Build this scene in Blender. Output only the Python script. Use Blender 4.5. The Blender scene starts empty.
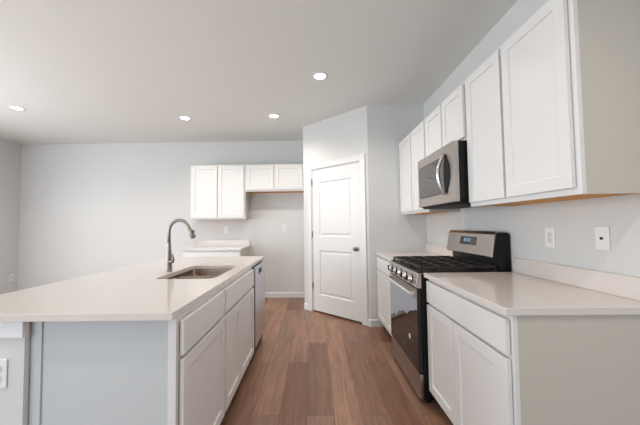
import bpy, bmesh, math, random
from mathutils import Vector, Matrix

random.seed(4)
scene = bpy.context.scene
col = scene.collection

# ------------------------------------------------------------------ camera
cd = bpy.data.cameras.new('camera')
cam = bpy.data.objects.new('camera', cd)
col.objects.link(cam)
cd.sensor_width = 36.0
cd.lens = 297.44 * 36.0 / 640.0
cd.shift_x = 9.62 / 640.0
cd.shift_y = 0.29 / 640.0
cd.clip_start = 0.05
R_ = ((0.99987237, 0.01089436, -0.01168575),
      (-0.01039146, 0.99905241, 0.04226468),
      (0.01213513, -0.04213785, 0.99903811))        # right, forward, up
cam.matrix_world = Matrix(((R_[0][0], R_[2][0], -R_[1][0], 0.0),
                           (R_[0][1], R_[2][1], -R_[1][1], 0.0),
                           (R_[0][2], R_[2][2], -R_[1][2], 1.256),
                           (0, 0, 0, 1)))
scene.camera = cam

# ------------------------------------------------------------------ world, light, exposure
w = bpy.data.worlds.new('sky')
scene.world = w
w.use_nodes = True
bg = w.node_tree.nodes['Background']
bg.inputs['Color'].default_value = (0.80, 0.90, 1.0, 1)
bg.inputs['Strength'].default_value = 1.0

vs = scene.view_settings
vs.view_transform = 'Standard'
vs.look = 'None'
vs.gamma = 1.0
vs.use_curve_mapping = False
vs.exposure = 0.0


def area(name, loc, rot, sx, sy, power, color):
    l = bpy.data.lights.new(name, 'AREA')
    l.shape = 'RECTANGLE'
    l.size, l.size_y, l.energy, l.color = sx, sy, power, color
    o = bpy.data.objects.new(name, l)
    o.location, o.rotation_euler = loc, rot
    col.objects.link(o)
    return o


PI = math.pi
# daylight through the glazing of the living side (left) and the room behind
area('daylight_left', (-5.20, 1.65, 1.25), (0, -PI / 2, 0), 2.1, 3.4, 126, (0.96, 0.985, 1.0))
area('daylight_rear', (-3.4, -3.12, 1.25), (PI / 2, 0, 0), 3.2, 2.1, 105, (0.78, 0.90, 1.0))
LAMP_POWER = 14.0

# ------------------------------------------------------------------ materials


def mat(name, base, rough=0.5, metal=0.0, emit=None, estr=0.0, noise=None, bump=0.0, bscale=60, coat=0.0, spec=0.5):
    m = bpy.data.materials.new(name)
    m.use_nodes = True
    nt = m.node_tree
    b = nt.nodes['Principled BSDF']
    b.inputs['Base Color'].default_value = (*base, 1)
    b.inputs['Roughness'].default_value = rough
    b.inputs['Metallic'].default_value = metal
    b.inputs['Coat Weight'].default_value = coat
    b.inputs['Specular IOR Level'].default_value = spec
    if emit:
        b.inputs['Emission Color'].default_value = (*emit, 1)
        b.inputs['Emission Strength'].default_value = estr
    tc = nt.nodes.new('ShaderNodeTexCoord')
    if noise:
        sc, amt, stretch = noise
        mp = nt.nodes.new('ShaderNodeMapping')
        mp.inputs['Scale'].default_value = stretch
        n = nt.nodes.new('ShaderNodeTexNoise')
        n.inputs['Scale'].default_value = sc
        n.inputs['Detail'].default_value = 4
        nt.links.new(tc.outputs['Object'], mp.inputs['Vector'])
        nt.links.new(mp.outputs['Vector'], n.inputs['Vector'])
        mx = nt.nodes.new('ShaderNodeMix')
        mx.data_type = 'RGBA'
        mx.inputs[6].default_value = (*[c * (1 - amt) for c in base], 1)
        mx.inputs[7].default_value = (*[min(1, c * (1 + amt)) for c in base], 1)
        nt.links.new(n.outputs['Fac'], mx.inputs[0])
        nt.links.new(mx.outputs[2], b.inputs['Base Color'])
    if bump:
        n2 = nt.nodes.new('ShaderNodeTexNoise')
        n2.inputs['Scale'].default_value = bscale
        n2.inputs['Detail'].default_value = 3
        nt.links.new(tc.outputs['Object'], n2.inputs['Vector'])
        bp = nt.nodes.new('ShaderNodeBump')
        bp.inputs['Strength'].default_value = bump
        bp.inputs['Distance'].default_value = 0.002
        nt.links.new(n2.outputs['Fac'], bp.inputs['Height'])
        nt.links.new(bp.outputs['Normal'], b.inputs['Normal'])
    return m


one = (1, 1, 1)
M = {}
M['wall'] = mat('wall paint', (0.66, 0.665, 0.66), 0.75, noise=(3, 0.01, one), bump=0.15, bscale=160)
M['ceiling'] = mat('ceiling paint', (0.765, 0.78, 0.765), 0.9, noise=(3, 0.01, one), bump=0.15, bscale=160)
M['trim'] = mat('white trim paint', (0.765, 0.775, 0.785), 0.4, noise=(5, 0.01, one))
M['cab'] = mat('white cabinet paint', (0.765, 0.76, 0.752), 0.38, noise=(6, 0.01, one))
M['side'] = mat('shaded side laminate', (0.57, 0.54, 0.485), 0.45, noise=(6, 0.015, one))  # beige laminate, darkened and warmed for the shade on the end panels
M['daylit'] = mat('grey painted panel', (0.58, 0.61, 0.625), 0.55, noise=(6, 0.015, one))  # cool daylight falling on the island end is put into this grey
M['ply'] = mat('raw orange plywood', (0.66, 0.29, 0.035), 0.6, noise=(4, 0.2, (3, 30, 3)))
M['quartz'] = mat('pale quartz', (0.70, 0.652, 0.622), 0.10, noise=(140, 0.05, one))
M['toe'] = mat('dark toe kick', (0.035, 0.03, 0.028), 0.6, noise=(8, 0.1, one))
M['steel'] = mat('brushed stainless', (0.48, 0.44, 0.41), 0.32, 1.0, noise=(20, 0.06, (1, 1, 40)))
M['steel2'] = mat('satin stainless sink', (0.47, 0.385, 0.32), 0.26, 1.0, noise=(20, 0.06, (30, 1, 1)))  # brown cast of the reflected surroundings is put into the steel colour
M['dwsteel'] = mat('cool sheen stainless', (0.60, 0.61, 0.64), 0.3, 1.0, noise=(20, 0.05, (40, 1, 1)))  # lighter than the other steel: bright reflections put into the base colour
M['nickel'] = mat('brushed nickel', (0.29, 0.26, 0.23), 0.40, 1.0, noise=(30, 0.05, (1, 1, 20)))
M['chrome'] = mat('bright handle metal', (0.78, 0.77, 0.76), 0.22, 1.0, noise=(30, 0.03, one))
M['black'] = mat('black enamel', (0.008, 0.008, 0.008), 0.35, noise=(9, 0.1, one), spec=0.25)
M['iron'] = mat('cast iron', (0.02, 0.018, 0.018), 0.5, noise=(60, 0.2, one), bump=0.3, bscale=200)
M['glass'] = mat('black oven glass', (0.018, 0.014, 0.014), 0.06, noise=(4, 0.1, one), spec=0.35)
M['mwglass'] = mat('tinted microwave glass', (0.05, 0.045, 0.045), 0.06, noise=(4, 0.1, one), spec=0.6)
M['film'] = mat('pale blue film', (0.36, 0.40, 0.47), 0.3, noise=(7, 0.08, (1, 2, 1)))
M['sticker'] = mat('white sticker', (0.75, 0.74, 0.72), 0.5, noise=(30, 0.02, one))
M['plate'] = mat('white plastic', (0.82, 0.83, 0.84), 0.35, noise=(12, 0.01, one))
M['socket'] = mat('white plastic insert', (0.70, 0.71, 0.72), 0.3, noise=(12, 0.01, one))
M['slot'] = mat('dark slot', (0.012, 0.012, 0.013), 0.6, noise=(12, 0.05, one), spec=0.2)
M['display'] = mat('display glass', (0.02, 0.025, 0.03), 0.1, noise=(12, 0.1, one))
M['digit'] = mat('display digits', (0.05, 0.1, 0.15), 0.5, emit=(0.35, 0.6, 0.85), estr=0.5)
M['lens'] = mat('lit lamp diffuser', (0.9, 0.9, 0.9), 0.5, emit=(1.0, 0.93, 0.84), estr=14.0)
M['glazing'] = mat('window frame vinyl', (0.8, 0.8, 0.8), 0.4, noise=(5, 0.01, one))


def floor_material():
    m = bpy.data.materials.new('oak vinyl planks')
    m.use_nodes = True
    nt = m.node_tree
    L = nt.links.new
    N = nt.nodes.new
    b = nt.nodes['Principled BSDF']
    tc = N('ShaderNodeTexCoord')
    mp = N('ShaderNodeMapping')
    mp.inputs['Rotation'].default_value = (0, 0, PI / 2)
    mp.inputs['Location'].default_value = (0.35, 0.06, 0)
    L(tc.outputs['Object'], mp.inputs['Vector'])
    br = N('ShaderNodeTexBrick')
    br.offset = 0.37
    br.inputs['Color1'].default_value = (0, 0, 0, 1)
    br.inputs['Color2'].default_value = (1, 1, 1, 1)
    br.inputs['Mortar'].default_value = (0.5, 0.5, 0.5, 1)
    br.inputs['Scale'].default_value = 1.0
    br.inputs['Mortar Size'].default_value = 0.0012
    br.inputs['Mortar Smooth'].default_value = 0.1
    br.inputs['Brick Width'].default_value = 1.22
    br.inputs['Row Height'].default_value = 0.182
    L(mp.outputs['Vector'], br.inputs['Vector'])
    # grain, shifted per plank
    st = N('ShaderNodeVectorMath')
    st.operation = 'MULTIPLY'
    st.inputs[1].default_value = (1.3, 16.0, 1.0)
    L(mp.outputs['Vector'], st.inputs[0])
    sh = N('ShaderNodeVectorMath')
    sh.operation = 'MULTIPLY'
    sh.inputs[1].default_value = (13.0, 7.0, 31.0)
    L(br.outputs['Color'], sh.inputs[0])
    ad = N('ShaderNodeVectorMath')
    ad.operation = 'ADD'
    L(st.outputs[0], ad.inputs[0])
    L(sh.outputs[0], ad.inputs[1])
    no = N('ShaderNodeTexNoise')
    no.inputs['Scale'].default_value = 1.6
    no.inputs['Detail'].default_value = 7
    no.inputs['Roughness'].default_value = 0.6
    no.inputs['Distortion'].default_value = 0.8
    L(ad.outputs[0], no.inputs['Vector'])
    # hue per plank
    r1 = N('ShaderNodeValToRGB')
    e = r1.color_ramp.elements
    e[0].position, e[0].color = 0.0, (0.215, 0.102, 0.058, 1)
    e[1].position, e[1].color = 1.0, (0.370, 0.190, 0.110, 1)
    k = r1.color_ramp.elements.new(0.35)
    k.color = (0.260, 0.128, 0.076, 1)
    k = r1.color_ramp.elements.new(0.7)
    k.color = (0.285, 0.162, 0.110, 1)
    L(br.outputs['Color'], r1.inputs['Fac'])
    r2 = N('ShaderNodeValToRGB')
    e = r2.color_ramp.elements
    e[0].position, e[0].color = 0.28, (0.58, 0.55, 0.53, 1)
    e[1].position, e[1].color = 0.70, (1.20, 1.20, 1.20, 1)
    L(no.outputs['Fac'], r2.inputs['Fac'])
    mu = N('ShaderNodeMix')
    mu.data_type = 'RGBA'
    mu.blend_type = 'MULTIPLY'
    mu.inputs[0].default_value = 1.0
    L(r1.outputs['Color'], mu.inputs[6])
    L(r2.outputs['Color'], mu.inputs[7])
    mo = N('ShaderNodeMix')
    mo.data_type = 'RGBA'
    mo.inputs[7].default_value = (0.06, 0.035, 0.025, 1)
    L(br.outputs['Fac'], mo.inputs[0])
    L(mu.outputs[2], mo.inputs[6])
    L(mo.outputs[2], b.inputs['Base Color'])
    b.inputs['Roughness'].default_value = 0.33
    bp = N('ShaderNodeBump')
    bp.inputs['Strength'].default_value = 0.12
    bp.inputs['Distance'].default_value = 0.003
    L(no.outputs['Fac'], bp.inputs['Height'])
    L(bp.outputs['Normal'], b.inputs['Normal'])
    return m


M['floor'] = floor_material()

# ------------------------------------------------------------------ mesh helpers


class MB:
    def __init__(self):
        self.bm = bmesh.new()

    def box(self, x0, x1, y0, y1, z0, z1):
        v = [self.bm.verts.new(p) for p in ((x0, y0, z0), (x1, y0, z0), (x1, y1, z0), (x0, y1, z0),
                                            (x0, y0, z1), (x1, y0, z1), (x1, y1, z1), (x0, y1, z1))]
        for f in ((0, 3, 2, 1), (4, 5, 6, 7), (0, 1, 5, 4), (1, 2, 6, 5), (2, 3, 7, 6), (3, 0, 4, 7)):
            self.bm.faces.new([v[i] for i in f])
        return self

    def prism(self, pts, a0, a1, axis='x'):
        """polygon in the plane across `axis`, pushed from a0 to a1"""
        def P(u, v, a):
            return {'x': (a, u, v), 'y': (u, a, v), 'z': (u, v, a)}[axis]
        A = [self.bm.verts.new(P(u, v, a0)) for u, v in pts]
        B = [self.bm.verts.new(P(u, v, a1)) for u, v in pts]
        self.bm.faces.new(A[::-1])
        self.bm.faces.new(B)
        n = len(pts)
        for i in range(n):
            j = (i + 1) % n
            self.bm.faces.new([A[i], A[j], B[j], B[i]])
        return self

    def lathe(self, prof, origin=(0, 0, 0), axis=(0, 0, 1), n=24, cap=True):
        """profile of (radius, height) turned about axis"""
        q = Vector((0, 0, 1)).rotation_difference(Vector(axis).normalized())
        o = Vector(origin)
        rings = []
        for r, h in prof:
            rings.append([self.bm.verts.new(o + q @ Vector((r * math.cos(2 * PI * i / n), r * math.sin(2 * PI * i / n), h)))
                          for i in range(n)])
        for a, b in zip(rings, rings[1:]):
            for i in range(n):
                j = (i + 1) % n
                self.bm.faces.new([a[i], a[j], b[j], b[i]])
        if cap:
            self.bm.faces.new(rings[0][::-1])
            self.bm.faces.new(rings[-1])
        return self

    def tube(self, path, radii, n=16, up=(0, 1, 0)):
        P = [Vector(p) for p in path]
        if not hasattr(radii, '__len__'):
            radii = [radii] * len(P)
        rings = []
        for i, p in enumerate(P):
            t = (P[min(i + 1, len(P) - 1)] - P[max(i - 1, 0)]).normalized()
            s = t.cross(Vector(up))
            if s.length < 1e-4:
                s = t.cross(Vector((1, 0, 0)))
            s.normalize()
            u = s.cross(t)
            rings.append([self.bm.verts.new(p + (s * math.cos(2 * PI * k / n) + u * math.sin(2 * PI * k / n)) * radii[i]) for k in range(n)])
        for a, b in zip(rings, rings[1:]):
            for i in range(n):
                j = (i + 1) % n
                self.bm.faces.new([a[i], a[j], b[j], b[i]])
        self.bm.faces.new(rings[0][::-1])
        self.bm.faces.new(rings[-1])
        return self

    def panel_slab(self, x0, z0, w, h, t, xc, zc, panels, prof, y0=0.0):
        """slab whose front is at y0 - t; the cells in `panels` are sunk by the (inset, depth) loops of prof"""
        bm = self.bm
        xs = [0] + list(xc) + [w]
        zs = [0] + list(zc) + [h]
        yf = y0 - t
        V = {}

        def g(x, y, z):
            key = (round(x, 5), round(y, 5), round(z, 5))
            if key not in V:
                V[key] = bm.verts.new((x0 + x, y, z0 + z))
            return V[key]
        for i in range(len(xs) - 1):
            for j in range(len(zs) - 1):
                a, b, c, d = xs[i], xs[i + 1], zs[j], zs[j + 1]
                if (i, j) in panels:
                    prev = [(a, c), (b, c), (b, d), (a, d)]
                    py = yf
                    for ins, dep in prof:
                        cur = [(a + ins, c + ins), (b - ins, c + ins), (b - ins, d - ins), (a + ins, d - ins)]
                        cy = yf + dep
                        for k in range(4):
                            m = (k + 1) % 4
                            bm.faces.new([g(prev[k][0], py, prev[k][1]), g(prev[m][0], py, prev[m][1]),
                                          g(cur[m][0], cy, cur[m][1]), g(cur[k][0], cy, cur[k][1])])
                        prev, py = cur, cy
                    bm.faces.new([g(x, py, z) for x, z in prev])
                else:
                    bm.faces.new([g(a, yf, c), g(b, yf, c), g(b, yf, d), g(a, yf, d)])
        for i in range(len(xs) - 1):
            for z in (0, h):
                bm.faces.new([g(xs[i], yf, z), g(xs[i + 1], yf, z), g(xs[i + 1], y0, z), g(xs[i], y0, z)])
        for j in range(len(zs) - 1):
            for x in (0, w):
                bm.faces.new([g(x, yf, zs[j]), g(x, yf, zs[j + 1]), g(x, y0, zs[j + 1]), g(x, y0, zs[j])])
        per = [g(x, y0, 0) for x in xs] + [g(w, y0, z) for z in zs[1:]] + [g(x, y0, h) for x in xs[-2::-1]] + [g(0, y0, z) for z in zs[-2:0:-1]]
        bm.faces.new(per)
        return self

    def build(self, name, m, parent=None, bevel=0.0, smooth=False, seg=2, label=None):
        bmesh.ops.recalc_face_normals(self.bm, faces=self.bm.faces)
        me = bpy.data.meshes.new(name)
        self.bm.to_mesh(me)
        self.bm.free()
        o = bpy.data.objects.new(name, me)
        col.objects.link(o)
        me.materials.append(M[m])
        if parent:
            o.parent = parent
        if smooth:
            for p in me.polygons:
                p.use_smooth = True
            if smooth != 'all':
                me.set_sharp_from_angle(angle=math.radians(40))
        if bevel:
            md = o.modifiers.new('bevel', 'BEVEL')
            md.width = bevel
            md.segments = seg
            md.limit_method = 'ANGLE'
            md.angle_limit = math.radians(40)
        if label:
            o['label'] = label
        return o


def thing(name, label, cat, loc=(0, 0, 0), rz=0.0, group=None):
    o = bpy.data.objects.new(name, None)
    col.objects.link(o)
    o.empty_display_size = 0.1
    o.location = loc
    o.rotation_euler = (0, 0, rz)
    o['label'], o['category'] = label, cat
    if group:
        o['group'] = group
    return o


def struct(o):
    o['kind'] = 'structure'
    return o


def copy_tree(o, parent=None):
    c = o.copy()
    col.objects.link(c)
    if parent:
        c.parent = parent
    for ch in list(o.children):
        copy_tree(ch, c)
    return c


def rrect(x0, x1, y0, y1, r, n=6):
    pts = []
    for cx, cy, a in ((x1 - r, y1 - r, 0), (x0 + r, y1 - r, PI / 2), (x0 + r, y0 + r, PI), (x1 - r, y0 + r, 1.5 * PI)):
        for k in range(n + 1):
            t = a + PI / 2 * k / n
            pts.append((cx + r * math.cos(t), cy + r * math.sin(t)))
    return pts


def holed_plate(outer, holes, z0, z1):
    """plate with holes, as an MB"""
    mb = MB()
    bm = mb.bm
    edges = []
    for loop in [outer] + holes:
        vs_ = [bm.verts.new((x, y, z1)) for x, y in loop]
        for i in range(len(vs_)):
            edges.append(bm.edges.new((vs_[i], vs_[(i + 1) % len(vs_)])))
    bmesh.ops.triangle_fill(bm, use_beauty=True, use_dissolve=False, edges=edges)
    if z0 < z1:
        r = bmesh.ops.extrude_face_region(bm, geom=list(bm.faces))
        for v in r['geom']:
            if isinstance(v, bmesh.types.BMVert):
                v.co.z = z0
    return mb


# ------------------------------------------------------------------ room
XW, XL, YB, YR, ZC = 1.414, -5.256, 5.265, -3.2, 2.775
PA, PB = Vector((0.694, 3.735)), Vector((-0.1475, 4.535))      # right and left corner of the angled pantry wall
PL = (PA - PB).length
PANG = math.atan2(PA.y - PB.y, PA.x - PB.x)

struct(MB().box(XL - 0.12, XW + 0.12, YR - 0.12, YB + 0.12, -0.06, 0).build('floor', 'floor'))
struct(MB().box(XL - 0.12, XW + 0.12, YR - 0.12, YB + 0.12, ZC, ZC + 0.08).build('ceiling', 'ceiling'))
struct(MB().box(XW, XW + 0.12, YR, YB, 0, ZC).build('wall_right', 'wall'))
struct(MB().box(XL - 0.12, XW + 0.12, YB, YB + 0.12, 0, ZC).build('wall_back', 'wall'))
wl = MB()
WY0, WY1, WZ0, WZ1 = -0.15, 3.45, 0.20, 2.30
wl.box(XL - 0.12, XL, YR, WY0, 0, ZC).box(XL - 0.12, XL, WY1, YB, 0, ZC)
wl.box(XL - 0.12, XL, WY0, WY1, 0, WZ0).box(XL - 0.12, XL, WY0, WY1, WZ1, ZC)
struct(wl.build('wall_left', 'wall'))
wr = MB()
RX0, RX1 = -5.0, -1.8
wr.box(XL - 0.12, RX0, YR - 0.12, YR, 0, ZC).box(RX1, XW + 0.12, YR - 0.12, YR, 0, ZC)
wr.box(RX0, RX1, YR - 0.12, YR, 0, WZ0).box(RX0, RX1, YR - 0.12, YR, WZ1, ZC)
struct(wr.build('wall_rear', 'wall'))

# window frames in the two openings (out of the picture, seen only in reflections)
wf = MB()
for y in (WY0, (WY0 + WY1) / 2 - 0.03, WY1 - 0.06):
    wf.box(XL - 0.09, XL - 0.04, y, y + 0.06, WZ0, WZ1)
wf.box(XL - 0.09, XL - 0.04, WY0, WY1, WZ0, WZ0 + 0.06).box(XL - 0.09, XL - 0.04, WY0, WY1, WZ1 - 0.06, WZ1)
struct(wf.build('window_1', 'glazing'))
wf = MB()
for x in (RX0, (RX0 + RX1) / 2 - 0.03, RX1 - 0.06):
    wf.box(x, x + 0.06, YR - 0.09, YR - 0.04, WZ0, WZ1)
wf.box(RX0, RX1, YR - 0.09, YR - 0.04, WZ0, WZ0 + 0.06).box(RX0, RX1, YR - 0.09, YR - 0.04, WZ1 - 0.06, WZ1)
struct(wf.build('window_2', 'glazing'))

# pantry closet: stub wall, angled wall with the door opening, return to the back wall
DX0, DX1, DH = 0.167, 1.043, 2.085          # opening along the angled wall, from its left corner
struct(MB().box(PA.x, XW, PA.y, PA.y + 0.11, 0, ZC).build('wall_pantry_side', 'wall'))
rt = MB().box(PB.x, PB.x + 0.11, PB.y, YB, 0, ZC)
struct(rt.build('wall_pantry_return', 'wall'))
aw = MB()
aw.box(0, DX0, 0, 0.11, 0, ZC).box(DX1, PL, 0, 0.11, 0, ZC).box(DX0, DX1, 0, 0.11, DH, ZC)
awo = struct(aw.build('wall_pantry_front', 'wall'))
awo.location = (PB.x, PB.y, 0)
awo.rotation_euler = (0, 0, PANG)

# pantry door with casing
dr = struct(bpy.data.objects.new('door_1', None))
col.objects.link(dr)
dr.location = (PB.x, PB.y, 0)
dr.rotation_euler = (0, 0, PANG)
dr['label'] = 'white two panel pantry door in the angled wall'
cs = MB()
CW = 0.080


def casing(mb, x0, x1, z0, z1):
    mb.box(x0, x1, -0.014, -0.001, z0, z1)


casing(cs, DX0 - CW, DX0, 0, DH + CW)
casing(cs, DX1, DX1 + CW, 0, DH + CW)
casing(cs, DX0, DX1, DH, DH + CW)
cs.box(DX0 - CW, DX0 - CW + 0.02, -0.019, -0.014, 0, DH + CW).box(DX1 + CW - 0.02, DX1 + CW, -0.019, -0.014, 0, DH + CW)
cs.box(DX0 - CW + 0.02, DX1 + CW - 0.02, -0.019, -0.014, DH + CW - 0.02, DH + CW)
cs.build('casing', 'trim', dr, 0.003)
MB().box(DX0, DX0 + 0.012, -0.001, 0.11, 0, DH).box(DX1 - 0.012, DX1, -0.001, 0.11, 0, DH).box(DX0 + 0.012, DX1 - 0.012, -0.001, 0.11, DH - 0.012, DH).build('jamb', 'trim', dr)
sx0, sw, sh = DX0 + 0.017, DX1 - DX0 - 0.034, DH - 0.036
lf = MB()
lf.panel_slab(sx0, 0.020, sw, sh, 0.038, (0.128, sw - 0.128), (0.235, 0.875, 1.075, sh - 0.185), {(1, 1), (1, 3)},
              ((0.012, 0.010), (0.030, 0.010), (0.045, 0.003)), y0=0.042)
slab = lf.build('slab', 'trim', dr, 0.002)
k = MB().lathe([(0.001, 0.062), (0.018, 0.060), (0.027, 0.050), (0.028, 0.042), (0.020, 0.032), (0.011, 0.026), (0.011, 0.008), (0.030, 0.006), (0.031, 0.0)],
               (sx0 + sw - 0.062, 0.004, 0.945), (0, -1, 0), 24, True)
k.build('knob', 'nickel', slab, smooth='all', label='satin nickel knob')
for z in (0.33, 1.08, 1.85):
    MB().lathe([(0.008, 0), (0.008, 0.09)], (sx0 - 0.004, -0.002, z), n=10).build('hinge', 'nickel', slab, smooth=True, label='small metal hinge')

# baseboards
BH, BT = 0.09, 0.014


def base_prof(mb, x0, x1):
    mb.prism([(0, 0), (-BT, 0), (-BT, BH - 0.012), (-0.006, BH), (0, BH)], x0, x1, 'x')


b = MB()
base_prof(b, -1.128, PB.x)
base_prof(b, XL, -2.06)
o = struct(b.build('baseboard_back', 'trim'))
o.location = (0, YB, 0)
b = MB()
base_prof(b, PA.x - 0.004, 0.845)
o = struct(b.build('baseboard_side', 'trim'))
o.location = (0, PA.y, 0)
b = MB()
base_prof(b, 0, DX0 - CW)
base_prof(b, DX1 + CW, PL + 0.006)
o = struct(b.build('baseboard_front', 'trim'))
o.location = (PB.x, PB.y, 0)
o.rotation_euler = (0, 0, PANG)
b = MB()
base_prof(b, 0, YB - YR)
o = struct(b.build('baseboard_left', 'trim'))
o.location = (XL, YR, 0)
o.rotation_euler = (0, 0, PI / 2)

# ------------------------------------------------------------------ cabinets (local: x width, y depth with the face at 0, z up)
SHAKER = ((0.0025, 0.0085),)
DT = 0.019


def shaker(x0, x1, z0, z1, parent, rail=0.058, m='cab'):
    w_, h_ = x1 - x0, z1 - z0
    return MB().panel_slab(x0, z0, w_, h_, DT, (rail, w_ - rail), (rail, h_ - rail), {(1, 1)}, SHAKER, y0=-0.004).build('door', m, parent, 0.0018)


def slab_front(x0, x1, z0, z1, parent):
    return MB().box(x0, x1, -DT - 0.004, -0.004, z0, z1).build('drawer_front', 'cab', parent, 0.003)


def upper(label, loc, rz, w_, z0, z1, splits, depth=0.303, group=None, rev=0.022, botrev=0.028, toprev=0.018):
    t = thing('wall_cabinet', label, 'cabinet', (loc[0], loc[1], z0), rz, group)
    h_ = z1 - z0
    bd = MB()
    # face frame
    st = 0.04
    bd.box(0, st, 0, 0.019, 0, h_).box(w_ - st, w_, 0, 0.019, 0, h_)
    bd.box(st, w_ - st, 0, 0.019, 0, st).box(st, w_ - st, 0, 0.019, h_ - st, h_)
    bd.box(w_ / 2 - st / 2, w_ / 2 + st / 2, 0, 0.019, st, h_ - st)
    bd.build('face_frame', 'cab', t, 0.001)
    MB().box(0.002, 0.016, 0.019, depth, 0.0, h_ - 0.001).build('side_panel', 'side', t)
    MB().box(w_ - 0.016, w_ - 0.002, 0.019, depth, 0.0, h_ - 0.001).build('side_panel', 'side', t)
    MB().box(0.016, w_ - 0.016, 0.019, depth, h_ - 0.014, h_ - 0.001).build('top_panel', 'side', t)
    MB().box(0.016, w_ - 0.016, 0.019, depth, 0.004, 0.018).build('bottom_panel', 'ply', t, label='orange raw wood underside')
    MB().box(0.016, w_ - 0.016, depth - 0.008, depth, 0.018, h_ - 0.014).build('back_panel', 'side', t)
    xs = [rev] + [s for s in splits] + [w_ - rev]
    for i in range(len(xs) - 1):
        a = xs[i] + (0.011 if i else 0)
        c = xs[i + 1] - (0.011 if i < len(xs) - 2 else 0)
        shaker(a, c, botrev, h_ - toprev, t)
    return t


TOE = 0.105
CT0, CT1 = 0.884, 0.914       # worktop under and upper side


def lower(label, loc, rz, w_, split, depth=0.60, group=None, drawer=True, rev=0.012, near_side=None, dz=(0.716, 0.862), bays=None):
    t = thing('base_cabinet', label, 'cabinet', (loc[0], loc[1], 0), rz, group)
    H_ = CT0 - 0.001
    bd = MB()
    st = 0.04
    bd.box(0, st, 0, 0.019, TOE, H_).box(w_ - st, w_, 0, 0.019, TOE, H_)
    bd.box(st, w_ - st, 0, 0.019, TOE, TOE + st).box(st, w_ - st, 0, 0.019, H_ - st, H_).box(st, w_ - st, 0, 0.019, dz[0] - 0.035, dz[0] + 0.01)
    for s in split:
        bd.box(s - st / 2, s + st / 2, 0, 0.019, TOE + st, dz[0] - 0.035)
    bd.build('face_frame', 'cab', t, 0.001)
    cb = MB()
    side = [(0.019, TOE), (0.075, TOE), (0.075, 0), (depth, 0), (depth, H_), (0.019, H_)]
    cb.prism(side, 0.001, 0.016, 'x').prism(side, w_ - 0.016, w_ - 0.001, 'x')
    cb.box(0.016, w_ - 0.016, 0.019, depth, TOE, TOE + 0.014)
    cb.box(0.016, w_ - 0.016, depth - 0.008, depth, 0, H_)
    cb.build('carcass', 'side', t)
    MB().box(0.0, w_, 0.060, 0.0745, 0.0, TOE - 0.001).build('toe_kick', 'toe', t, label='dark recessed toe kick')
    xs = [rev] + list(split) + [w_ - rev]
    if drawer:
        slab_front(rev, w_ - rev, dz[0], dz[1], t)
    top = dz[0] - 0.016
    for i in range(len(xs) - 1):
        a = xs[i] + (0.003 if i else 0)
        c = xs[i + 1] - (0.003 if i < len(xs) - 2 else 0)
        shaker(a, c, TOE + 0.012, top, t)
    return t


RZ = -PI / 2          # right run: faces -X, local x runs towards the camera
# -- right run uppers
UZ0, UZ1 = 1.373, 2.290
XUF = XW - 0.305
Y1, Y2, Y3 = 1.2325, 2.105, 2.867
upper('white two-door wall cabinet nearest the camera with a bare end panel, right of the microwave', (XUF, Y2 - 0.001), RZ, Y2 - Y1 - 0.002, UZ0, UZ1, (0.412,))
upper('short white wall cabinet directly above the microwave', (XUF, Y3 - 0.001), RZ, Y3 - Y2 - 0.002, 1.852, UZ1, ((Y3 - Y2) / 2,))
upper('tall white wall cabinet in the corner left of the microwave, touching the pantry wall', (XUF, 3.734), RZ, 3.734 - Y3 - 0.001, UZ0, UZ1, (0.455,))

# -- right run lowers
XBF = XW - 0.612
RNG0, RNG1 = 2.122, 2.884
lower('white base cabinet right of the range with wide drawer and two doors', (XBF, RNG0 - 0.010), RZ, RNG0 - 0.010 - Y1, (0.398,))
lower('white base cabinet left of the range against the pantry wall', (XBF, 3.733), RZ, 3.733 - RNG1 - 0.008, (0.425,))


def worktop(label, x0, x1, y0, y1, splash):
    t = thing('countertop', label, 'countertop', ((x0 + x1) / 2, (y0 + y1) / 2, CT0))
    ox, oy = t.location.x, t.location.y
    MB().box(x0 - ox, x1 - ox, y0 - oy, y1 - oy, 0, CT1 - CT0).build('slab', 'quartz', t, 0.002)
    a, b_, c, d = splash
    MB().box(a - ox, b_ - ox, c - oy, d - oy, CT1 - CT0 + 0.0005, CT1 - CT0 + 0.10).build('backsplash', 'quartz', t, 0.002)
    return t


worktop('beige quartz countertop right of the range, open end towards the camera', XW - 0.645, XW - 0.001, Y1 - 0.014, RNG0 - 0.006, (XW - 0.021, XW - 0.001, Y1 - 0.014, RNG0 - 0.006))
worktop('short beige quartz countertop left of the range in the corner', XW - 0.645, XW - 0.001, RNG1 + 0.006, 3.734, (XW - 0.021, XW - 0.001, RNG1 + 0.006, 3.734))

# -- back wall run
YUF = YB - 0.305
upper('taller white two-door wall cabinet on the back wall, left one', (-2.060, YUF), 0, 0.920, UZ0, UZ1, (0.460,))
upper('short white wall cabinet over the empty refrigerator space beside the pantry', (-1.138, YUF), 0, 0.987, 1.835, UZ1, (0.487,))
lower('white base cabinet on the back wall, half hidden behind the island', (-2.05, YB - 0.61), 0, 0.91, (0.455,))
worktop('quartz countertop on the back wall below the tall wall cabinet', -2.065, -1.128, YB - 0.645, YB - 0.001, (-2.065, -1.128, YB - 0.021, YB - 0.001))

# ------------------------------------------------------------------ island
RI = PI / 2           # faces +X, local x runs away from the camera
XIF = -0.574          # face frame plane
IY0 = 1.249           # cabinet end panel
CB1, CB2, DW1 = 1.856, 2.745, 3.350
nc = lower('white island cabinet at the near end with one drawer over one door', (XIF, IY0 + 0.006), RI, CB1 - IY0 - 0.006, (), depth=0.575)
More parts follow.
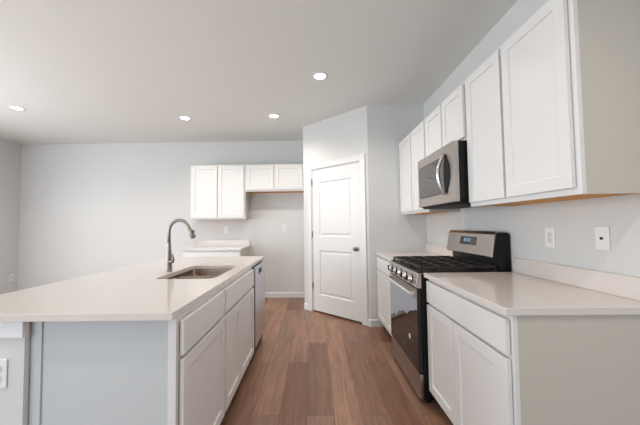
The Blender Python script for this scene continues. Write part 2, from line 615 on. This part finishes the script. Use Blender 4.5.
# wide painted end panel with scribe strip
px0 = -1.175
MB().box(-0.006, 0.0, 0.0, 0.575, 0.0, CT0 - 0.001).build('end_panel', 'daylit', nc, label='cool grey painted end panel')  # bluish light is carried by the panel's own colour
MB().box(-0.011, -0.006, 0.0, 0.034, 0.0, CT0 - 0.001).build('corner_strip', 'cab', nc, 0.001)
MB().box(-0.013, -0.006, 0.560, 0.605, 0.0, CT0 - 0.001).build('scribe_strip', 'daylit', nc, 0.001)
lower('white island sink cabinet with false drawer front over two doors, beside the dishwasher', (XIF, CB1 + 0.001), RI, CB2 - CB1 - 0.002, (0.400,), depth=0.575)

# pony wall behind the island cabinets
PW0, PW1 = -1.330, -1.182
struct(MB().box(PW0, PW1, 1.219, 3.375, 0, CT0 - 0.001).build('wall_island', 'wall'))
tb = MB()
tb.box(PW0 - 0.014, PW1 + 0.004, 1.205, 1.219, CT0 - 0.068, CT0 - 0.001)
tb.box(PW1, PW1 + 0.004, 1.219, 1.2345, CT0 - 0.068, CT0 - 0.001)
tb.box(PW0 - 0.014, PW0, 1.219, 3.375, CT0 - 0.068, CT0 - 0.001)
struct(tb.build('trim_1', 'trim', None, 0.002))

# worktop with the sink cut-out
IX0, IX1, IYA, IYB = -1.640, -0.566, 1.192, 3.385
SX0, SX1, SY0, SY1 = -1.062, -0.660, 1.970, 2.620
t = thing('countertop', 'large beige quartz island countertop with the sink cut into it', 'countertop', (-1.1, 2.30, CT0))
pl = holed_plate([(IX0 + 1.1, IYA - 2.30), (IX1 + 1.1, IYA - 2.30), (IX1 + 1.1, IYB - 2.30), (IX0 + 1.1, IYB - 2.30)],
                 [rrect(SX0 + 1.1, SX1 + 1.1, SY0 - 2.30, SY1 - 2.30, 0.05)], 0, CT1 - CT0)
pl.build('slab', 'quartz', t, 0.002)

# sink
t = thing('kitchen_sink', 'double bowl stainless sink set under the island countertop', 'sink', ((SX0 + SX1) / 2, (SY0 + SY1) / 2, CT0 - 0.19))
hx, hy = (SX1 - SX0) / 2, (SY1 - SY0) / 2
zt = 0.1885
mid = -0.03
bowls = [(-hx + 0.004, hx - 0.004, -hy + 0.004, mid - 0.012), (-hx + 0.004, hx - 0.004, mid + 0.012, hy - 0.004)]
zr = zt - 0.025
rim = holed_plate([(-hx - 0.02, -hy - 0.02), (hx + 0.02, -hy - 0.02), (hx + 0.02, hy + 0.02), (-hx - 0.02, hy + 0.02)],
                  [rrect(-hx + 0.004, hx - 0.004, -hy + 0.004, hy - 0.004, 0.045)], zt - 0.002, zt)
rim.build('rim', 'steel2', t)
for bw in bowls:
    mb = MB()
    loops = []
    for ins, z, r in ((0.0, zt - 0.002, 0.045), (0.001, zr, 0.045), (0.006, 0.03, 0.05), (0.014, 0.010, 0.055), (0.035, 0.002, 0.06), (0.12, 0.0, 0.02)):
        loops.append([mb.bm.verts.new((x, y, z)) for x, y in rrect(bw[0] + ins, bw[1] - ins, bw[2] + ins, bw[3] - ins, min(r, (bw[3] - bw[2]) / 2 - ins - 0.001))])
    for a, b_ in zip(loops, loops[1:]):
        for i in range(len(a)):
            j = (i + 1) % len(a)
            mb.bm.faces.new([a[i], a[j], b_[j], b_[i]])
    mb.bm.faces.new(loops[-1])
    bo = mb.build('bowl', 'steel2', t, smooth='all')
    cy_ = (bw[2] + bw[3]) / 2
    MB().lathe([(0.001, 0.004), (0.02, 0.003), (0.040, 0.006), (0.045, 0.001)], (0, cy_, 0.0005), n=24).build('drain', 'chrome', bo, smooth=True)
MB().box(-hx + 0.03, hx - 0.03, mid - 0.0135, mid + 0.0135, zr - 0.03, zt - 0.004).build('divider', 'steel2', t, 0.005)

# faucet
fx, fy = -1.122, 2.300
t = thing('kitchen_faucet', 'tall gooseneck pull-down faucet in brushed nickel beside the sink', 'faucet', (fx, fy, CT1))
MB().lathe([(0.027, 0.0), (0.027, 0.004), (0.0245, 0.007), (0.023, 0.05), (0.0215, 0.11), (0.0165, 0.18), (0.0135, 0.22)], n=24).build('body', 'nickel', t, smooth=True)
path = [(0, 0, 0.20), (0, 0, 0.305)]
rc = 0.080
for i in range(1, 17):
    a = PI - (PI * 0.88) * i / 16
    path.append((rc + rc * math.cos(a), 0, 0.305 + rc * 1.12 * math.sin(a)))
last = Vector(path[-1])
dirn = (last - Vector(path[-2])).normalized()
MB().tube(path + [tuple(last + dirn * 0.004)], 0.0125, 16).build('spout', 'nickel', t, smooth='all')
hd = [tuple(last + dirn * s) for s in (0.003, 0.012, 0.05, 0.085, 0.092)]
sp = MB().tube(hd, [0.0125, 0.0155, 0.018, 0.020, 0.015], 16).build('spray_head', 'nickel', t, smooth=True)
q = last + dirn * 0.045
MB().box(q.x + 0.012, q.x + 0.021, -0.007, 0.007, q.z - 0.016, q.z + 0.020).build('button', 'slot', sp, 0.002, label='dark spray button')
lv = MB()
lv.tube([(0.012, -0.006, 0.075), (0.040, -0.016, 0.078)], [0.015, 0.014], 14, up=(0, 0, 1))
lv.tube([(0.034, -0.014, 0.074), (0.043, -0.017, 0.095), (0.034, -0.02, 0.135)], [0.011, 0.009, 0.005], 10)
lv.build('lever', 'nickel', t, smooth=True)

# dishwasher
t = thing('dishwasher', 'stainless dishwasher at the far end of the island', 'dishwasher', (-0.556, CB2 + 0.003, 0), RI)
dw = DW1 - CB2 - 0.005
MB().box(0.0, dw, 0.028, 0.60, 0.02, CT0 - 0.004).build('tub', 'black', t, label='black tub behind the door')
dd = MB()
DO = 0.058
dwd = dw - DO - 0.004
dd.panel_slab(DO, 0.125, dwd, 0.745, 0.032, (dwd / 2 - 0.10, dwd / 2 + 0.10), (0.645, 0.705), {(1, 1)}, ((0.006, 0.018),), y0=0.027)
ddo = dd.build('door', 'dwsteel', t, 0.003)
MB().box(DO + dwd / 2 - 0.092, DO + dwd / 2 + 0.092, 0.006, 0.0125, 0.125 + 0.653, 0.125 + 0.698).build('pocket_handle', 'slot', ddo, 0.002, label='dark pocket handle')
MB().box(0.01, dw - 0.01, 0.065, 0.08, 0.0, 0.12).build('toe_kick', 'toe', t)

# ------------------------------------------------------------------ range
XRF = 0.724
t = thing('gas_range', 'stainless and black gas range between the two right hand countertops', 'range', (XRF, RNG1 - 0.002, 0), RZ)
rw = RNG1 - RNG0 - 0.004
D = XW - 0.006 - XRF
MB().box(0.0, rw, 0.032, D - 0.02, 0.035, 0.902).build('body', 'black', t, 0.003, label='black side panels')
for x in (0.05, rw - 0.05):
    for y in (0.08, D - 0.08):
        MB().lathe([(0.018, 0), (0.018, 0.036)], (x, y, 0), n=12).build('foot', 'black', t)
# oven door
od = MB().box(0.006, rw - 0.006, 0.0, 0.030, 0.215, 0.795).build('oven_door', 'glass', t, 0.003, label='black glass oven door')
MB().box(0.006, rw - 0.006, -0.003, -0.0005, 0.725, 0.795).build('door_rail', 'steel', od, 0.001, label='stainless top rail')
hb = MB()
hb.tube([(0.03, -0.040, 0.762), (rw - 0.03, -0.040, 0.762)], 0.0135, 14, up=(0, 0, 1))
for x in (0.05, rw - 0.05):
    hb.box(x - 0.013, x + 0.013, -0.038, -0.003, 0.748, 0.776)
hb.build('handle', 'chrome', od, 0.002, smooth=True, label='bright metal bar handle')
# pale film over the upper glass, wavy lower edge
fp = [(0.012, 0.722), (rw - 0.010, 0.722)]
n = 24
for i in range(n + 1):
    u = i / n
    x = rw - 0.010 - (rw - 0.022) * u
    z = 0.640 - 0.155 * u ** 0.9 - 0.085 * u * u + 0.012 * math.sin(u * 15) + 0.007 * math.sin(u * 31 + 1)
    fp.append((x, z))
MB().prism(fp, -0.0022, -0.0006, 'y').build('protective_film', 'film', od, label='pale blue film with a wavy lower edge')
MB().lathe([(0.021, 0), (0.021, 0.0012)], (0.565, -0.0003, 0.405), (0, -1, 0), 24).build('sticker', 'sticker', od, label='round white sticker')
lg = MB()
for i, wd in enumerate((0.010, 0.006, 0.008, 0.006, 0.009)):
    lg.box(0.40 + i * 0.013, 0.40 + i * 0.013 + wd, -0.0014, -0.0004, 0.292, 0.302)
lg.build('logo', 'steel', od, label='small silver maker mark')
MB().box(0.004, rw - 0.004, 0.004, 0.031, 0.035, 0.205).build('storage_drawer', 'steel', t, 0.004, label='stainless storage drawer')
# control panel with knobs
cp = MB().prism([(0.0, 0.803), (-0.012, 0.812), (0.006, 0.902), (0.018, 0.908), (0.07, 0.908), (0.07, 0.903), (0.031, 0.9028), (0.031, 0.803)], -0.001, rw + 0.001, 'x').build('control_panel', 'steel', t, 0.002, label='stainless control panel')
nrm = Vector((0, -0.09, 0.018)).normalized()
for x in (0.10, 0.235, 0.37, 0.505, 0.645):
    kb = MB().lathe([(0.029, 0.0), (0.029, 0.007), (0.024, 0.010), (0.022, 0.026), (0.018, 0.030)], (x, -0.0045, 0.852), nrm, 20).build('knob', 'chrome', t, smooth=True)
    MB().lathe([(0.034, 0.0), (0.034, 0.0035), (0.030, 0.0045)], (x, -0.0046, 0.852), nrm, 20).build('collar', 'black', kb, smooth=True, label='black collar')
    mb = MB().box(x - 0.004, x + 0.004, -0.042, -0.032, 0.838, 0.880)
    mb.build('grip', 'slot', kb, 0.001)
vb = MB()
for i in range(6):
    vb.box(0.10 + i * 0.095, 0.165 + i * 0.095, -0.0016, 0.0, 0.7955, 0.802)
vb.build('vent_slot', 'slot', t)
# cooktop, burners and grates
MB().box(0.0, rw, 0.015, D - 0.095, 0.9085, 0.918).build('cooktop', 'black', t, 0.003, label='black enamel cooktop')
for bx, by, r in ((0.15, 0.16, 0.045), (0.15, 0.43, 0.04), (rw / 2, 0.30, 0.05), (rw - 0.15, 0.16, 0.05), (rw - 0.15, 0.43, 0.036)):
    bu = MB().lathe([(r, 0.918), (r, 0.926), (r * 0.8, 0.928), (r * 0.8, 0.936), (r * 0.2, 0.938)], (bx, by, 0), n=20).build('burner', 'iron', t, smooth=True)


def grate(x0, x1, y0, y1, zt_):
    g_ = MB()
    s = 0.007
    z0, z1 = zt_ - 0.014, zt_
    for x in (x0 + s, x1 - s, (x0 + x1) / 2):
        g_.box(x - s, x + s, y0, y1, z0, z1)
    for y in (y0 + s, y1 - s, (y0 + y1) / 2, y0 + (y1 - y0) * 0.27, y0 + (y1 - y0) * 0.73):
        g_.box(x0, x1, y - s, y + s, z0 + 0.001, z1 - 0.0005)
    for x in (x0 + s, x1 - s):
        for y in (y0 + s, y1 - s):
            g_.box(x - s, x + s, y - s, y + s, 0.9182, z0 + 0.001)
    return g_


third = (rw - 0.03) / 3
for i in range(3):
    grate(0.015 + third * i + 0.002, 0.015 + third * (i + 1) - 0.002, 0.035, D - 0.115, 0.952).build('grate', 'iron', t, 0.002)
# backguard
y0 = D - 0.095
bgd = MB().prism([(y0 + 0.015, 0.9085), (y0 + 0.015, 1.000), (y0 - 0.030, 1.010), (y0 - 0.006, 1.170), (y0 + 0.012, 1.188), (D - 0.02, 1.188), (D, 1.17), (D, 0.9085)], 0.004, rw - 0.030, 'x').build('backguard', 'black', t, 0.003, label='black backguard housing')
con = MB().prism([(y0 - 0.032, 1.004), (y0 - 0.040, 1.012), (y0 - 0.014, 1.174), (y0 + 0.006, 1.196), (y0 + 0.045, 1.196), (y0 + 0.045, 1.1885), (y0 + 0.010, 1.1885), (y0 - 0.0065, 1.171), (y0 - 0.0305, 1.0105)],
                 0.0, rw - 0.034, 'x').build('console', 'steel', t, 0.002, label='stainless console')
ty = (0.026 / 0.162)


def on_console(x0, x1, z0, z1, th, name, m, par, **kw):
    def yy(z):
        return y0 - 0.040 + (z - 1.012) * ty
    return MB().prism([(yy(z0) - 0.0004, z0), (yy(z0) - th, z0), (yy(z1) - th, z1), (yy(z1) - 0.0004, z1)], x0, x1, 'x').build(name, m, par, **kw)


dsp = on_console(0.245, 0.500, 1.082, 1.148, 0.0025, 'display', 'display', t, label='dark display window')
for i, x in enumerate((0.31, 0.335, 0.37, 0.395)):
    on_console(x, x + 0.016, 1.105, 1.135, 0.0032, 'digit', 'digit', dsp, label='faint blue lit digit')

# ------------------------------------------------------------------ microwave
XMF = 1.000
t = thing('microwave', 'stainless over-the-range microwave hung under the short wall cabinet', 'microwave', (XMF, Y3 - 0.040, 1.413), RZ)
mw = Y3 - Y2 - 0.042
mh = 0.436
md_ = XW - 0.004 - XMF
MB().box(0, mw, 0.040, md_, 0.012, mh).build('body', 'black', t, 0.002, label='black side casing')
dx = mw - 0.105       # the door covers the far part of the front
fr = MB()
fr.panel_slab(0, 0.0, mw, mh, 0.038, (0.028, dx + 0.004), (0.075, mh - 0.075), {(1, 1)}, ((0.003, 0.005),), y0=0.038)
fd = fr.build('door', 'steel', t, 0.003, label='stainless door frame')
MB().box(0.032, dx, -0.0012, 0.0045, 0.079, mh - 0.079).build('window', 'mwglass', fd, 0.001, label='tinted dark glass')
# lens shaped black recess behind the bowed handle
lens = []
hx0 = mw - 0.135
zc_, zh = mh / 2, 0.150
for i in range(17):
    u = -1 + 2 * i / 16
    lens.append((hx0 + 0.080 * (1 - u * u), zc_ + zh * u))
for i in range(15, 0, -1):
    u = -1 + 2 * i / 16
    lens.append((hx0 - 0.030 * (1 - u * u), zc_ + zh * u))
MB().prism(lens, -0.0035, -0.0014, 'y').build('grip_recess', 'slot', fd, label='black lens shaped recess')
hp, hr = [], []
for i in range(21):
    u = -1 + 2 * i / 20
    hp.append((hx0 - 0.004, -0.006 - 0.050 * (1 - u * u), zc_ + zh * 1.02 * u))
    hr.append(0.010 + 0.003 * (1 - abs(u)))
MB().tube(hp, hr, 12, up=(1, 0, 0)).build('handle', 'chrome', fd, smooth='all', label='bright bowed handle')
MB().prism([(0.01, 0.0), (0.05, -0.018), (md_ - 0.06, -0.018), (md_ - 0.02, 0.011), (0.042, 0.011), (0.040, 0.0)], 0.02, mw - 0.02, 'x').build('vent', 'slot', t, label='dark grey underside vent')

# ------------------------------------------------------------------ outlets and plates (local: face towards -y)


def plate(label, loc, rz, kind='duplex', w_=0.072, h_=0.116):
    nm, cat = {'duplex': ('wall_outlet', 'outlet'), 'rocker': ('wall_outlet', 'outlet'), 'jack': ('wall_jack', 'jack')}[kind]
    t_ = thing(nm, label, cat, loc, rz)
    MB().box(-w_ / 2, w_ / 2, -0.006, -0.0005, -h_ / 2, h_ / 2).build('plate', 'plate', t_, 0.003)
    if kind == 'jack':
        MB().lathe([(0.0065, 0), (0.0065, 0.005), (0.004, 0.006)], (0, -0.006, 0), (0, -1, 0), 14).build('connector', 'slot', t_, label='small dark jack')
        for z in (-0.042, 0.042):
            MB().lathe([(0.003, 0), (0.002, 0.001)], (0, -0.006, z), (0, -1, 0), 10).build('screw', 'socket', t_)
    elif kind == 'rocker':
        ins = MB().box(-0.0165, 0.0165, -0.008, -0.006, -0.033, 0.033).build('socket', 'socket', t_, 0.001)
        for zz in (-0.018, 0.012):
            for xx in (-0.006, 0.006):
                MB().box(xx - 0.001, xx + 0.001, -0.0084, -0.008, zz, zz + 0.008).build('slot', 'slot', ins)
    else:
        for zz in (-0.0195, 0.0195):
            pts = [(0.0172 * math.cos(a), max(-0.0135, min(0.0135, 0.0172 * math.sin(a))) + zz) for a in [2 * PI * i / 24 for i in range(24)]]
            ins = MB().prism(pts, -0.0085, -0.006, 'y').build('socket', 'socket', t_)
            for xx, hh in ((-0.0065, 0.0045), (0.0065, 0.0035)):
                MB().box(xx - 0.0011, xx + 0.0011, -0.009, -0.0085, zz - hh + 0.002, zz + hh + 0.002).build('slot', 'slot', ins)
            MB().lathe([(0.0022, 0), (0.0022, 0.0006)], (0, -0.0084, zz - 0.008), (0, -1, 0), 10).build('slot', 'slot', ins)
    return t_


plate('white outlet on the right wall, nearer the range', (XW, 1.795, 1.166), RZ, 'rocker')
plate('white wall plate with a small dark jack at its center, above the right countertop', (XW, 1.474, 1.176), RZ, 'jack')
plate('white outlet on the back wall under the tall cabinet', (-1.551, YB, 1.195), 0, 'rocker')
plate('white outlet in the empty refrigerator space on the back wall', (-0.523, YB, 1.215), 0, 'duplex')
plate('white outlet low on the far left wall near the corner', (XL, 5.15, 0.41), PI / 2, 'rocker')
plate('white duplex outlet on the end of the island wall', (-1.283, 1.219, 0.672), 0, 'duplex')

# ------------------------------------------------------------------ recessed ceiling lights
proto = None
for lab, (x, y) in (('lit recessed ceiling light nearest the pantry door and closest to the range', (0.084, 2.968)),
                    ('lit recessed ceiling light in front of the refrigerator space', (-0.530, 4.051)),
                    ('lit recessed ceiling light in front of the tall back wall cabinet', (-1.777, 4.074)),
                    ('lit recessed ceiling light at the far left over the living area', (-3.713, 3.642)),
                    ('added unseen recessed light near the end of the right countertop', (0.55, 0.20)),  # lamp added out of view to brighten and warm the room
                    ('added unseen recessed light by the near end of the island', (-1.777, 0.65))):  # second added lamp, also out of view, for brightness
    if proto is None:
        proto = thing('ceiling_light', lab, 'ceiling light', (x, y, ZC), 0, 'recessed ceiling lights')
        MB().lathe([(0.055, -0.0005), (0.058, -0.006), (0.078, -0.005), (0.084, -0.0005)], n=32, cap=False).build('trim_ring', 'trim', proto, smooth=True)
        MB().lathe([(0.0555, -0.0006), (0.0555, -0.0035), (0.03, -0.0045)], n=32).build('diffuser', 'lens', proto, label='glowing diffuser')
        l = bpy.data.lights.new('lamp_glow', 'SPOT')
        l.energy, l.color, l.spot_size, l.spot_blend, l.shadow_soft_size = LAMP_POWER * 4, (1.0, 0.90, 0.79), math.radians(150), 0.8, 0.06
        lo = bpy.data.objects.new('lamp_glow', l)
        lo.location = (0, 0, -0.02)
        lo.parent = proto
        col.objects.link(lo)
    else:
        c = copy_tree(proto)
        c.location = (x, y, ZC)
        c['label'] = lab
